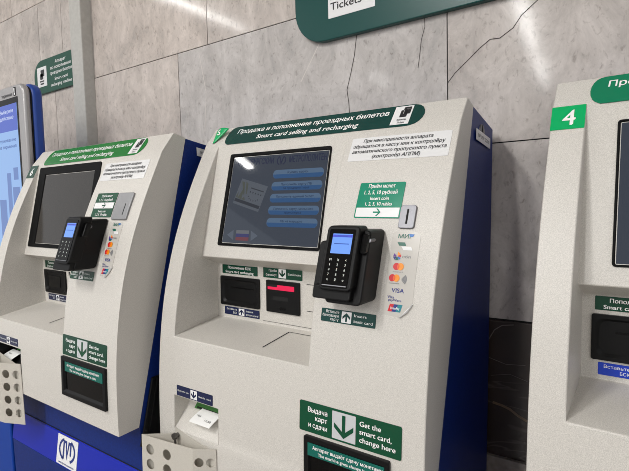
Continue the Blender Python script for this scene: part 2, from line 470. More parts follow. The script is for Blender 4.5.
    text('emblem_lettering', [('метрополитен', cx, zs0-.096, .006, 'C', .095)], BND, .0021, LOGOBLUE, lg)
    for fx in (.06, .74):
        for fy in (yb0+.06, BKY-.06):
            bm = bmesh.new()
            bmesh.ops.create_cone(bm, cap_ends=True, segments=16, radius1=.022, radius2=.016, depth=foot, matrix=Matrix.Translation(P(fx, fy, foot/2-h)))
            obj('levelling_foot', bm, RUBBER, root)
    # black vent panel low on the right side, with its raised rim
    zv0, zv1 = -.3, -.112
    off = lambda z: backline(z)+.016
    def side(y, z, d): return P(W-.001+d, y, z)
    bm = bmesh.new()
    def sideplate(bm, a, b, c, d, t0, t1):
        vs = [bm.verts.new(side(y, z, t)) for t in (t0, t1) for y, z in (a, b, c, d)]
        for f in ((0, 1, 2, 3), (7, 6, 5, 4), (0, 4, 5, 1), (1, 5, 6, 2), (2, 6, 7, 3), (3, 7, 4, 0)): bm.faces.new([vs[i] for i in f])
    if cfg['number'] == '6':
        sideplate(bm, (off(zv0), zv0), (off(zv0)+.17, zv0), (off(zv1)+.15, zv1), (off(zv1), zv1), -.001, .003)
        vp = obj('vent_panel', bm, DARKGAP, root)
        bm = bmesh.new()
        for a, b in (((off(zv0)-.002, zv0), (off(zv1)-.002, zv1)), ((off(zv0)+.018, zv0), (off(zv1)+.016, zv1))):
            sideplate(bm, a, (a[0]+.009, a[1]), (b[0]+.009, b[1]), b, .0025, .008)
        sideplate(bm, (off(zv1), zv1-.008), (off(zv1)+.15, zv1-.008), (off(zv1)+.15, zv1), (off(zv1), zv1), .0025, .008)
        obj('vent_rim', bm, RUBBER, vp, bevel=.002)

    # ---- banner
    gb = cfg['banner']
    bz0, bz1 = .5475, .6045
    r = .0275
    n = 8
    bs = cfg.get('bannershift', 0.)
    outl = [(.0935+bs, bz0)]+[(.668-bs, bz0)]+[(.676-bs+.032*math.cos(a), (bz0+bz1)/2+.0275*math.sin(a)) for a in [(-.46+.92*i/n)*PI for i in range(n+1)]]+[(.668-bs, bz1), (.098+bs, bz1)]
    outl += [(.094+bs+.02*math.cos(a), (bz0+bz1)/2+.0275*math.sin(a)) for a in [(.56+.88*i/n)*PI for i in range(n+1)]]
    bn = plate('banner', outl, OUT, .0002, .0012, gb, root)
    text('banner_lettering', [('Продажа и пополнение проездных билетов', .113+cfg.get('bannertext', 0), .5805, .0125, 'L', .502), ('Smart card selling and recharging', .203, .5575, .0125, 'L', .335)], OUT, .0018, WHITEINK, bn, slant=.08)
    pc = plate('pictogram', rrect(.628, .675, .5525, .6015, .001), OUT, .0014, .0005, WHITE, bn)
    marks('pictogram_marks', [(BLACKINK, [rrect(.646, .664, .571, .59, .002), rrect(.652, .671, .579, .598, .002)]), (WHITE, [rrect(.653, .655, .58, .589), rrect(.659, .668, .5915, .593)])], OUT, .0024, pc)
    text('pictogram_lettering', [('Билеты', .6545, .5625, .0045, 'C'), ('Tickets', .6545, .555, .0045, 'C')], OUT, .0024, BLACKINK, pc)

    # ---- number tag
    if cfg['number'] == 'peeling':
        # vinyl tag half peeled off: rolled into a cone whose lower corner still sticks
        bm = bmesh.new(); rows = []
        for i in range(13):
            s = i/12; z = .555+.036*s; row = []
            for j in range(13):
                t = j/12; wd = .008+.060*s; x = .0275-.014*s+wd*t
                lift = math.sin(t*PI*.86)*(.003+.013*s)+.001+.006*t*s
                row.append(bm.verts.new(OUT(x, z, lift)))
            rows.append(row)
        for i in range(12):
            for j in range(12): bm.faces.new([rows[i][j], rows[i][j+1], rows[i+1][j+1], rows[i+1][j]])
        t = obj('number_tag', bm, TAGGREEN, root, smooth=60)
        md = t.modifiers.new('thickness', 'SOLIDIFY'); md.thickness = .0006
        t['label'] = 'green number tag peeling off and curling forward'
        def CONE(x, z, off=0):
            s = max(0, min(1, (z-.555)/.036)); wd = .008+.060*s; tt = max(0, min(1, (x-.0275+.014*s)/wd))
            return OUT(x, z, math.sin(tt*PI*.86)*(.003+.013*s)+.001+.006*tt*s+.0012)
        CONE.curved = False
        text('numeral', [('5', .042, .573, .013, 'L', .012)], CONE, 0, WHITEINK, t)
    else:
        t = plate('number_tag', rrect(-.0005, .0585, .503, .5502, .001), OUT, .0003, .0008, cfg['tagmat'], root)
        if cfg['number'] == '6': text('numeral', [('6', .0285, .512, .028, 'C', .02)], OUT, .0017, WHITEINK, t)
        else: text('numeral', [('4', .031, .511, .029, 'C', .023)], OUT, .0017, WHITEINK, t)

    # ---- screen
    bx0, bx1, bz0, bz1 = cfg['bezel']; gx0, gx1, gz0, gz1 = cfg['glass']
    bm = bmesh.new()
    o1 = rrect(bx0, bx1, bz0, bz1, .006, 4); o2 = rrect(gx0-.004, gx1+.004, gz0-.004, gz1+.004, .003, 4)
    lev = [(o1, .0), (o1, .003), (o2, .003), (rrect(gx0, gx1, gz0, gz1, .002, 4), -.004)]
    rings = [[bm.verts.new(SCR(x, z, d)) for x, z in ol] for ol, d in lev]
    for a, b in zip(rings, rings[1:]):
        for i in range(len(a)): bm.faces.new([a[i], a[(i+1) % len(a)], b[(i+1) % len(a)], b[i]])
    # the glass sits behind the rim on the screen panel's own plane
    for vv in rings[3]: pass
    bez = obj('screen_bezel', bm, BEZEL, root)
    if cfg['screen'] == 'on':
        g = plate('screen', rrect(gx0-.001, gx1+.001, gz0-.001, gz1+.001), SCR, .0002, .0006, SCREENON, root)
        screen_graphics(g, SCR)
    else:
        g = plate('screen', rrect(gx0-.001, gx1+.001, gz0-.001, gz1+.001), SCR, .0002, .0006, ACRYL, root)
        g['label'] = 'switched-off brownish grey display'

    # ---- notice
    x0, x1, z0, z1 = cfg['notice']
    nt = plate('notice', rrect(x0, x1, z0, z1, .003), OUT, .0002, .0006, NOTICE, root)
    w_ = x1-x0; hh = z1-z0
    text('notice_lettering', [('При неисправности аппарата', x0+.13*w_, z0+.775*hh, .0078, 'L', .70*w_), ('обращаться в кассу или к контролёру', x0+.03*w_, z0+.55*hh, .0078, 'L', .92*w_),
         ('автоматического пропускного пункта', x0+.03*w_, z0+.325*hh, .0078, 'L', .94*w_), ('(контролёр АППМ)', x0+.26*w_, z0+.095*hh, .0078, 'L', .48*w_)], OUT, .0014, BLACKINK, nt, slant=.12)
    # ---- coin sign and coin slot
    x0, x1, z0, z1 = cfg['coinsign']; hh = z1-z0; xm = (x0+x1)/2; w_ = x1-x0
    cs = plate('coin_sign', rrect(x0, x1, z0, z1, .003), OUT, .0002, .0012, cfg['coinmat'], root)
    if cfg['coinplate'] == 'slot':
        text('coin_sign_lettering', [('Приём монет', xm, z0+.845*hh, .0082, 'C', .066), ('1, 2, 5, 10 рублей', xm, z0+.665*hh, .0082, 'C', .082), ('Insert coin', xm, z0+.5*hh, .0075, 'C', .046), ('1, 2, 5, 10 rubles', xm, z0+.345*hh, .0075, 'C', .066)], OUT, .0019, WHITEINK, cs)
        s0, s1 = z0+.03*hh, z0+.285*hh
    else:
        text('coin_sign_lettering', [('Приём монет', xm, z0+.83*hh, .0066, 'C', .056), ('1, 2, 5, 10 рублей', xm, z0+.67*hh, .0066, 'C', .072)], OUT, .0019, WHITEINK, cs)
        text('coin_sign_lettering', [('Insert coin', xm, z0+.2*hh, .0066, 'C', .04), ('1, 2, 5, 10 rubles', xm, z0+.06*hh, .0066, 'C', .062)], OUT, .0019, WHITEINK, cs)
        s0, s1 = z0+.36*hh, z0+.6*hh
    st = plate('arrow_strip', rrect(x0+.003, x1-.003, s0, s1, .001), OUT, .0014, .0004, WHITE, cs)
    marks('arrow', [(cfg['coinmat'], arrow_h(xm, (s0+s1)/2, .019, .0165, .0032))], OUT, .0022, st)
    x0, x1, z0, z1 = cfg['coinbox']
    if cfg['coinplate'] == 'slot':
        cp = plate('coin_slot_plate', rrect(x0, x1, z0, z1, .006), OUT, 0, .005, STEEL, root, bevel=.0015)
        plate('coin_slot', rrect((x0+x1)/2-.0022, (x0+x1)/2+.0022, z0+.009, z1-.009, .0008), OUT, .0046, .0006, DARKGAP, cp)
    else:
        cp = plate('coin_slot_plate', rrect(x0, x1, z0, z1, .005), OUT, 0, .006, GREYPLATE, root, bevel=.0015)
        plate('coin_slot', rrect(x1-.024, x1-.0205, z0+.012, z0+.046, .0006), OUT, .0056, .0006, DARKGAP, cp)
        cp['label'] = 'large flat grey coin slot plate'

    # ---- column of payment marks on a clear sticker
    x0, x1, z0, z1 = cfg['pay']
    ol = [(x0, z0), (x1-.026, z0-.002), (x1, z0+.027), (x1, z1-.008), (x1-.008, z1), (x0+.005, z1), (x0, z1-.005)]
    ps = plate('payment_sticker', ol, OUT, .0002, .0004, CLEARSTICK, root)
    crl = bmesh.new()                                    # its corner has come loose and curls
    a, b = Vector((x1-.026, z0-.002)), Vector((x1, z0+.027)); nrm = Vector((b.y-a.y, -(b.x-a.x))).normalized()
    rows = []
    for i in range(7):
        u = i/6; row = []
        for p in (a, a.lerp(b, .5), b):
            wdt = .011*(1-abs((p-a.lerp(b, .5)).length/(b-a).length*1.2))
            pt = p+nrm*wdt*math.sin(u*PI*.8)*.55; row.append(crl.verts.new(OUT(pt.x, pt.y, .0007+.006*u*u)))
        rows.append(row)
    for i in range(6):
        for j in range(2): crl.faces.new([rows[i][j], rows[i][j+1], rows[i+1][j+1], rows[i+1][j]])
    obj('loose_corner', crl, WHITE, ps, smooth=60)
    payment_marks(ps, OUT, (x0+x1)/2+.005, z1, (z1-z0)/.1695)

    # ---- bank-card label
    x0, x1, z0, z1 = cfg['bank']
    arrow_label('bank_card_label', (x0, x1, z0, z1), TEAL if cfg['number'] != '6' else DEEPGREEN, OUT, root, ['Вставьте', 'банковскую', 'карту'], ['Insert', 'bank card'], up=True, split=(.39, .57), h=.0056)

    # ---- card slots on the back wall under the screen
    lb = plate('recharge_label', rrect(.081, .2215, .160, .1868, .002), BCK, .0002, .001, DEEPGREEN, root)
    text('recharge_lettering', [('Пополнение БСК', .151, .1755, .0072, 'C', .092), ('Smart card recharging', .151, .1632, .0072, 'C', .112)], BCK, .0018, WHITEINK, lb)
    bm = bmesh.new()
    fr = [(rrect(.0762, .2300, .065, .1525, .004, 4), 0), (rrect(.0762, .2300, .065, .1525, .004, 4), .006), (rrect(.084, .222, .0725, .145, .014, 4), .006), (rrect(.089, .217, .078, .14, .014, 4), .0008)]
    rg = [[bm.verts.new(BCK(x, z, d)) for x, z in ol] for ol, d in fr]
    for a, b in zip(rg, rg[1:]):
        for i in range(len(a)): bm.faces.new([a[i], a[(i+1) % len(a)], b[(i+1) % len(a)], b[i]])
    bm.faces.new(rg[-1])
    rd = obj('smart_card_reader', bm, BLACK, root, smooth=35)
    if cfg['number'] == '6':
        plate('reader_window', rrect(.10, .185, .088, .13, .003), BCK, .0012, .001, BLACKGLOSS, rd)
    else:
        plate('card_ledge', rrect(.115, .205, .118, .121), BCK, .001, .002, BLACKGLOSS, rd)
    arrow_label('insert_card_label', (.088, .227, .0355, .0595), cfg['insmat'], BCK, root, ['Вставьте', 'БСК'], ['Insert', 'smart card'], up=True, split=(.42, .58), h=.0058)
    arrow_label('banknote_label', (.2435, .381, .160, .1897), DEEPGREEN, BCK, root, ['Приём', 'банкнот'], ['Banknote'], up=False, split=(.41, .60), h=.0062)
    ba = plate('banknote_acceptor', rrect(.2570, .3735, .064, .1542, .003), BCK, 0, .006, BLACK, root, bevel=.0012)
    plate('slot_light', rrect(.264, .357, .1285, .1425, .001), BCK, .0058, .0008, REDGLOW, ba)
    plate('slot_light_shade', rrect(.264, .298, .1365, .1428, .0005), BCK, .0064, .0008, DARKGAP, ba)
    plate('note_slot', rrect(.282, .336, .099, .1105, .001), BCK, .0058, .0006, DARKGAP, ba)
    plate('sensor', rrect(.305, .327, .0735, .081, .0035), BCK, .0058, .0006, BLACKGLOSS, ba)
    # seams of the pocket's right wall plate
    marks('pocket_seams', [(DARKGAP, [rrect(.395, .46, .1515, .153), rrect(.395, .46, .079, .0805), rrect(.24, .5, .0335, .0345)])], BCK, .0006, root)
    # flap in the shelf
    SH = lambda y: ZB/YB*y
    bm = bmesh.new()
    def strip(a, b, w):
        d = Vector((b[0]-a[0], b[1]-a[1])); n = Vector((-d.y, d.x)).normalized()*w/2
        bm.faces.new([bm.verts.new(P(x, y, SH(y)+.0006)) for x, y in ((a[0]+n.x, a[1]+n.y), (b[0]+n.x, b[1]+n.y), (b[0]-n.x, b[1]-n.y), (a[0]-n.x, a[1]-n.y))])
    strip((.3500, .040), (.3545, .146), .0042); strip((.3532, .146), (.505, .146), .0024)
    obj('shelf_flap_gap', bm, DARKGAP, root)

    # ---- issue sign and tray
    x0, x1, z0, z1 = cfg['issue']; hh = z1-z0
    sg = plate('issue_sign', rrect(x0, x1, z0, z1, .004), OUT, .0002, .0012, GREEN if cfg['number'] != '6' else DEEPGREEN, root)
    al = [('Выдача', x0+.30*(x1-x0), z0+.68*hh, .0105*hh/.0685, 'R', .052), ('карт', x0+.30*(x1-x0), z0+.435*hh, .0105*hh/.0685, 'R', .032), ('и сдачи', x0+.30*(x1-x0), z0+.185*hh, .0105*hh/.0685, 'R', .05),
          ('Get the', x0+.62*(x1-x0), z0+.68*hh, .0105*hh/.0685, 'L', .05), ('smart card,', x0+.62*(x1-x0), z0+.435*hh, .0105*hh/.0685, 'L', .074), ('change here', x0+.62*(x1-x0), z0+.185*hh, .0105*hh/.0685, 'L', .083)]
    text('issue_lettering', al[:3], OUT, .0019, WHITEINK, sg)
    text('issue_lettering', al[3:], OUT, .0019, WHITEINK, sg)
    bx = plate('arrow_panel', rrect(x0+.35*(x1-x0), x0+.583*(x1-x0), z0+.06*hh, z0+.93*hh, .001), OUT, .0014, .0004, GREYPANEL, sg)
    marks('arrow', [(GREEN, arrow_v(x0+.467*(x1-x0), z0+.49*hh, .048, .05*hh/.0685, .0085))], OUT, .0022, bx)
    x0, x1, z1, hh = cfg['tray']; z0 = z1-hh
    bm = bmesh.new(); bw = .0125
    fr = [(rrect(x0, x1, z0, z1, .004, 3), 0), (rrect(x0, x1, z0, z1, .004, 3), .008), (rrect(x0+bw, x1-bw, z0+bw, z1-bw, .002, 3), .008), (rrect(x0+bw+.004, x1-bw-.004, z0+bw+.006, z1-bw-.003, .002, 3), .0012)]
    rg = [[bm.verts.new(OUT(x, z, d)) for x, z in ol] for ol, d in fr]
    for a, b in zip(rg, rg[1:]):
        for i in range(len(a)): bm.faces.new([a[i], a[(i+1) % len(a)], b[(i+1) % len(a)], b[i]])
    tr_ = obj('change_tray', bm, BLACK, root, bevel=.001)
    fl = plate('tray_flap', rrect(x0+bw+.003, x1-bw-.003, z0+bw+.004, z1-bw-.001), OUT, .0004, .001, TRAYGLASS, tr_)
    zz1 = z1-.013; zz0 = zz1-.029
    ts = plate('tray_label', rrect(x0+(.026 if cfg['number'] == '6' else .012), x1-.010, zz0, zz1, .001), OUT, .0082, .0006, EMERALDDK, tr_)
    text('tray_lettering', [('Аппарат выдаёт сдачу монетами', (x0+x1)/2+.006, zz0+.0165, .0075, 'C', .172), ('The machine gives change in coins', (x0+x1)/2+.006, zz0+.0045, .0068, 'C', .142)], OUT, .0094, WHITEINK, ts)

    # ---- slip pocket label, inner slot, basket
    xl0, xl1, zl0, zl1 = cfg['sliplabel']
    arrow_label('slip_label', (xl0, xl1, zl0, zl1), cfg['slipmat'], OUT, root, ['Получите чек'], ['Get the check'], up=False, split=(.40, .58), h=.0045)
    # slot the slip comes out of, on the pocket's back slope
    def SLP(x, z, off=0.):
        t = (z-rz0)/(ym-rz0); y = ys_+t*(yt-ys_); k = (yt-ys_)/(ym-rz0); n = math.hypot(1, k)
        return P(x, y-off/n, z+off*k/n)
    SLP.curved = False
    zsl = rz0+(ym-rz0)*.8
    if cfg['number'] == '6':
        ln = plate('pocket_lining', rrect(RX0+.003, RX1-.003, rz0+.004, ym, .001), SLP, .0005, .0012, BLACK, root)
    sl = plate('slip_slot', rrect(RX0+.036, RX1-.006, zsl, zsl+.012, .001), SLP, .0018, .004, SLOTGREEN, root)
    plate('slip_gap', rrect(RX0+.045, RX1-.012, zsl+.001, zsl+.0045, .0005), SLP, .0055, .0006, DARKGAP, sl)
    # basket of folded sheet, holes punched through its two side faces
    bz = cfg['basket']; H = .215 if cfg['number'] == '6' else .2
    m6 = cfg['number'] == '6'; bsx = .010 if m6 else 0.
    plan = [(.07, -.012), (-.004, -.068), (.098 if m6 else .119, -.053), (.162 if m6 else .178, -.044), (.232+bsx, -.0125)]
    bm = bmesh.new()
    def facet(a, b, holes):
        A_, B_ = Vector((a[0], a[1])), Vector((b[0], b[1])); Lh = (B_-A_).length
        def q3(u, z): p = A_.lerp(B_, u/Lh); return P(p.x, p.y, bz-z)
        if not holes:
            bm.faces.new([bm.verts.new(q3(*c)) for c in ((0, H), (Lh, H), (Lh, 0), (0, 0))]); return
        nr, ncl = 4, 2
        us = [0, Lh*.5, Lh]; ztop = .016; ch = (H-ztop-.016)/nr; zs_ = [0]+[ztop+ch*(i+.0) for i in range(1, nr)]+[H]
        for ci in range(2):
            for ri in range(nr):
                u0, u1 = us[ci], us[ci+1]; z0, z1 = zs_[ri], zs_[ri+1]
                cu = Lh*(.25 if ci == 0 else .75); czz = ztop+ch*(ri+.5); r_ = min(.0148, Lh*.2)
                n = 16; per = []
                for i in range(n):
                    a = 2*PI*i/n-PI*.75; c, s = math.cos(a), math.sin(a); k = max(abs(c), abs(s))
                    c, s = c/k, s/k
                    per.append((cu+(c*(u1-cu) if c > 0 else c*(cu-u0)), czz+(s*(z1-czz) if s > 0 else s*(czz-z0))))
                hol = [(cu+r_*math.cos(2*PI*i/n-PI*.75), czz+r_*math.sin(2*PI*i/n-PI*.75)) for i in range(n)]
                vo = [bm.verts.new(q3(*p)) for p in per]; vi = [bm.verts.new(q3(*p)) for p in hol]
                for i in range(n): bm.faces.new([vo[i], vo[(i+1) % n], vi[(i+1) % n], vi[i]])
    facet(plan[0], plan[1], False); facet(plan[1], plan[2], True); facet(plan[2], plan[3], False); facet(plan[3], plan[4], True)
    vb = [bm.verts.new(P(x, y, bz-H)) for x, y in plan]; bm.faces.new(vb)
    vb = [bm.verts.new(c) for c in (P(plan[0][0], -.0125, bz-H), P(plan[4][0], -.0125, bz-H), P(plan[4][0], -.0125, bz-.012), P(plan[0][0], -.0125, bz+.018))]; bm.faces.new(vb)
    bmesh.ops.remove_doubles(bm, verts=bm.verts, dist=.0004)
    bk = obj('slip_basket', bm, GREYPAINT, root)
    md = bk.modifiers.new('sheet', 'SOLIDIFY'); md.thickness = .0014; md.offset = 0
    lk = bmesh.new()
    mt = Matrix.Translation(P(.083, -.021, bz-.0)) @ Matrix.Rotation(PI/2, 4, 'X')
    bmesh.ops.create_cone(lk, cap_ends=True, segments=14, radius1=.0065, radius2=.0065, depth=.015, matrix=mt)
    bmesh.ops.create_cone(lk, cap_ends=True, segments=14, radius1=.010, radius2=.009, depth=.005, matrix=mt @ Matrix.Translation((0, 0, .006)))
    bmesh.ops.create_cone(lk, cap_ends=True, segments=10, radius1=.0035, radius2=.0035, depth=.026, matrix=Matrix.Translation(P(.083, -.024, bz-.016)))
    obj('basket_screw', lk, DARKSTEEL, bk, smooth=40)

    # ---- payment terminal
    terminal(root, OUT, cfg['posdz'], cfg.get('cradle', (.676, .1625)))

    # ---- inventory plate and lock on the cabinet's right side
    sp = lambda y, z, d: P(W-.001+d, y, z)
    y0, y1, za, zb_ = cfg['plate']
    bm = bmesh.new(); vs = []
    for d in (.0034, .0048): vs.append([bm.verts.new(sp(y, z, d)) for y, z in ((y0, za-.026), (y1, zb_-.026), (y1, zb_), (y0, za))])
    bm.faces.new(vs[1]); bm.faces.new(vs[0][::-1])
    for i in range(4): bm.faces.new([vs[0][i], vs[0][(i+1) % 4], vs[1][(i+1) % 4], vs[1][i]])
    ip = obj('inventory_plate', bm, WHITE, root)
    def IPS(x, z, off=0.):
        t = (x-y0)/(y1-y0); return sp(x, z-(za-zb_)*t, .0052)
    IPS.curved = False
    text('inventory_lettering', [('№ ИР 3200', y0+.012, za-.017, .008, 'L', (y1-y0)-.024, False)], IPS, 0, BLACKINK, ip)
    if cfg['number'] == '6': return root, P, SLP, zsl
    bm = bmesh.new()
    bmesh.ops.create_cone(bm, cap_ends=True, segments=24, radius1=.021, radius2=.02, depth=.003, matrix=Matrix.Translation(sp((y0+y1)/2-.006, za-.004, .0015)) @ Matrix.Rotation(PI/2, 4, 'Y'))
    lkk = obj('side_lock', bm, STEEL, root, smooth=40)
    bm = bmesh.new(); add_box(bm, 0, .0012, -.0015, .0015, -.008, .008, lambda c: sp((y0+y1)/2-.006+c[1], za+.006+c[2], .003+c[0]))
    obj('keyhole', bm, DARKGAP, lkk)
    return root, P, SLP, zsl

def arrow_label(name, box, m, S, parent, left, right, up, split, h):
    x0, x1, z0, z1 = box; w = x1-x0; hh = z1-z0
    lb = plate(name, rrect(x0, x1, z0, z1, .002), S, .0002, .001, m, parent)
    a, b = x0+split[0]*w, x0+split[1]*w
    pn = plate('arrow_panel', rrect(a, b, z0+.08*hh, z1-.08*hh, .0006), S, .0012, .0004, WHITE, lb)
    aw = min((b-a)*.78, hh*.72)
    marks('arrow', [(m, arrow_v((a+b)/2, (z0+z1)/2, aw, hh*.66, aw*.23, up))], S, .002, pn)
    ln = []
    for lst, x, al, room in ((left, a-.05*w, 'R', a-x0-.08*w), (right, b+.05*w, 'L', x1-b-.08*w)):
        n = len(lst); mx = max(len(s) for s in lst)
        for i, s in enumerate(lst):
            zc = z0+hh*((n-i-.5)/n*.84+.08)-h*.45
            ln.append((s, x, zc, h, al, min(room*len(s)/mx, len(s)*h*.9), False))
    text('lettering', ln[:len(left)], S, .0018, WHITEINK, lb)
    text('lettering', ln[len(left):], S, .0018, WHITEINK, lb)
    return lb

NOTICE = mat('laminated_notice', (226, 226, 226), .2, coat=.3)
CLEARSTICK = mat('clear_sticker', (198, 194, 187), .25)
GREYPANEL = mat('grey_white_panel', (196, 198, 200), .35)
TRAYGLASS = mat('smoked_flap', (9, 9, 9), .12, spec=.15)
EMERALDDK = vinyl('tray_label_green', (10, 98, 86))
def glow(name, rgb, s=.55): return mat(name, tuple(int(c*.15) for c in rgb), .035, emit=rgb, estr=s)
SCREENON = glow('lit_display', (66, 74, 88), .62)
SB_HI = glow('button_upper', (98, 126, 158)); SB_LO = glow('button_lower', (54, 98, 150)); SB_IN = glow('button_text', (30, 48, 84), .5)
S_HDR = glow('header_ink', (40, 48, 82), .55); S_CARD = glow('card_picture', (104, 112, 124), .5); S_CARD2 = glow('card_lines', (58, 64, 76), .5); S_CARD3 = glow('card_olive', (92, 98, 92), .5)
S_TRI = glow('arrow_picture', (96, 106, 122), .55); FW = glow('flag_white', (120, 124, 132), .5); FB = glow('flag_blue', (58, 58, 116), .6); FR = glow('flag_red', (122, 60, 72), .6)

def screen_graphics(g, S):
    o = .0012
    text('screen_heading', [('ПЕТЕРБУРГСКИЙ', .151, .4805, .0165, 'L', .135)], S, o, S_HDR, g)
    text('screen_heading', [('МЕТРОПОЛИТЕН', .3395, .4805, .0165, 'L', .122)], S, o, S_HDR, g)
    cx, cz, k = .3125, .4875, .0125
    pol = stroke(arc(cx, cz, k*1.15, k, 115, 245, 8), k*.24)+stroke(arc(cx, cz, k*1.15, k, -65, 65, 8), k*.24)+stroke([(cx-k*.5, cz+k*.7), (cx, cz-k*.7), (cx+k*.5, cz+k*.7)], k*.26)
    marks('screen_emblem', [(S_HDR, pol)], S, o, g)
    names = [['Купить карту'], ['Пополнить карту ПБ', 'за предприятием'], ['Пополнить единый билет'], ['Пополнить карту наземного', 'транспорта'], ['ПБ на маршрут']]
    for i, nm in enumerate(names):
        zc = .4493-i*.0327; hh = .0118; x0, x1 = .2905, .4575
        b = marks('screen_button', [(SB_HI, [rrect(x0, x1, zc-hh, zc+hh, hh*.95, 6)])], S, o, g)
        marks('button_shade', [(SB_LO, [rrect(x0+.001, x1-.001, zc-hh, zc-hh*.05, hh*.9, 6, (1, 1, 0, 0))])], S, o+.0003, b)
        ln = [(s, (x0+x1)/2, zc+(.0008 if j == 0 else -.0088), .0058, 'C', min(.13, len(s)*.0056), False) for j, s in enumerate(nm)]
        text('button_lettering', ln, S, o+.0006, SB_IN, b)
    # tilted travel-card picture
    A, B, D = Vector((.1768, .4424)), Vector((.278, .4166)), Vector((.1536, .372))
    f = lambda u, v: tuple(A+(B-A)*u+(D-A)*v)
    card = marks('card_picture', [(S_CARD, [[f(0, 0), f(0, 1), f(1, 1), f(1, 0)]])], S, o, g)
    pl = [[f(.02, .78), f(.02, .9), f(.98, .9), f(.98, .78)], [f(.45, .22), f(.45, .26), f(.93, .26), f(.93, .22)]]
    pl += [[f(u, .36), f(u, .42), f(u+.035, .42), f(u+.035, .36)] for u in (.46, .56, .66, .76, .86)]
    pl += [[f(.5+.19*math.cos(a)+.14, .5+.16*math.sin(a)), f(.5+.19*math.cos(a)+.14, .54+.16*math.sin(a)), f(.53+.19*math.cos(a)+.14, .54+.16*math.sin(a)), f(.53+.19*math.cos(a)+.14, .5+.16*math.sin(a))] for a in [PI*.15*i for i in range(1, 7)]]
    ol = [[f(.02, .76), f(.06, .5), f(.1, .74)], [f(.1, .76), f(.2, .3), f(.26, .76)], [f(.26, .76), f(.32, .62), f(.4, .76)], [f(.05, .1), f(.16, .1), f(.3, .55), f(.26, .57)], [f(.2, .06), f(.3, .12), f(.38, .5), f(.34, .52)]]
    marks('card_details', [(S_CARD2, pl), (S_CARD3, ol)], S, o+.0003, card)
    marks('language_arrow', [(S_TRI, [[(.150, .281), (.177, .2665), (.173, .2955)]])], S, o, g)
    marks('language_arrow', [(S_TRI, [[(.266, .281), (.238, .2955), (.2425, .2665)]])], S, o, g)
    marks('language_flag', [(FW, [rrect(.184, .2325, .2855, .295)]), (FB, [rrect(.1845, .233, .276, .2855)]), (FR, [rrect(.185, .2335, .2665, .276)])], S, o, g)

P_GREEN = mat('logo_dark_green', (16, 96, 78), .35); P_BLUE = mat('logo_blue', (30, 110, 190), .35); P_RED = mat('logo_red', (206, 30, 44), .35)
P_ORANGE = mat('logo_orange', (246, 150, 30), .35); P_OVER = mat('logo_overlap', (236, 92, 30), .35); P_NAVY = mat('logo_navy', (34, 44, 124), .35)
P_GREY = mat('logo_grey', (130, 130, 132), .4); P_PURPLE = mat('logo_purple', (92, 42, 140), .35); P_TEAL = mat('logo_teal', (10, 128, 140), .35)
def payment_marks(par, S, xm, zt, k):
    z = lambda px: zt-(px-231.8)*.00201*k
    o = .0012
    def T(lines, m): text('payment_lettering', lines, S, o, m, par)
    # Mir
    T([('МИР', xm-.006, z(238.6), .0082, 'C', .034)], P_GREEN)
    marks('payment_mark', [(P_BLUE, [[(xm+.001, z(234.3)), (xm+.013, z(234.3)), (xm+.010, z(236.8)), (xm+.003, z(236.8))]])], S, o+.0003, par)
    # two leaf-shaped fields
    marks('payment_mark', [(P_GREEN, [[(xm-.023, z(242.8)), (xm-.006, z(242.8)), (xm-.002, z(246.3)), (xm-.018, z(246.3))]]), (WHITE, [[(xm-.013, z(246.9)), (xm+.009, z(246.9)), (xm+.013, z(250.6)), (xm-.007, z(250.6))]])], S, o, par)
    # faster payments: burst of coloured wedges
    cx, cz = xm-.019, z(257)
    wd = lambda a, b, r0=.002, r1=.0092: [(cx+r0*math.cos(a), cz+r0*math.sin(a)), (cx+r1*math.cos(a), cz+r1*math.sin(a)), (cx+r1*math.cos(b), cz+r1*math.sin(b)), (cx+r0*math.cos(b), cz+r0*math.sin(b))]
    marks('payment_mark', [(P_PURPLE, [wd(2.5, 3.3)]), (P_NAVY, [wd(3.4, 4.2)]), (P_ORANGE, [wd(.5, 1.5)]), (P_RED, [wd(-.2, .4)]), (P_GREEN, [wd(4.3, 5.2)]), (P_BLUE, [wd(5.3, 5.95)])], S, o, par)
    T([('сбп', xm+.002, z(258.6), .0052, 'C', .019)], P_GREY)
    def two_discs(cx, cz, r):
        d = r*.62
        marks('payment_mark', [(P_RED, [circ(cx-d, cz, r)])], S, o, par)
        marks('payment_mark', [(P_ORANGE, [circ(cx+d, cz, r)])], S, o+.0003, par)
        h_ = math.sqrt(r*r-d*d); a0 = math.degrees(math.atan2(h_, d))
        lens = arc(cx-d, cz, r, r, -a0, a0, 8)+arc(cx+d, cz, r, r, 180-a0, 180+a0, 8)
        marks('payment_mark', [(P_OVER, [lens])], S, o+.0006, par)
        T([('mastercard', cx, cz-r-.0042, .0022, 'C', r*3)], P_GREY)
    two_discs(xm-.013, z(267.4), .0074); two_discs(xm-.019, z(279), .0074)
    wv = []
    for i in range(4): wv += stroke(arc(xm-.004, z(279.8), .003+.003*i, .003+.003*i, -46, 46, 6), .0026)
    marks('payment_mark', [(P_GREY, wv)], S, o, par)
    T([('VISA', xm-.008, z(293.2), .0082, 'C', .028)], P_NAVY)
    T([('Visa', xm-.022, z(299.3), .0052, 'C', .015), ('payWave', xm-.012, z(302), .0044, 'C', .029)], P_NAVY)
    cx, cz = xm-.010, z(308.6)
    sk = lambda x0, x1: [(x0-.002, cz-.0075), (x1-.002, cz-.0075), (x1+.002, cz+.0075), (x0+.002, cz+.0075)]
    marks('payment_mark', [(P_RED, [sk(cx-.014, cx-.005)]), (P_NAVY, [sk(cx-.005, cx+.004)]), (P_TEAL, [sk(cx+.004, cx+.014)])], S, o, par)
    text('payment_lettering', [('UnionPay', cx, cz-.003, .005, 'C', .02)], S, o+.0003, WHITEINK, par)

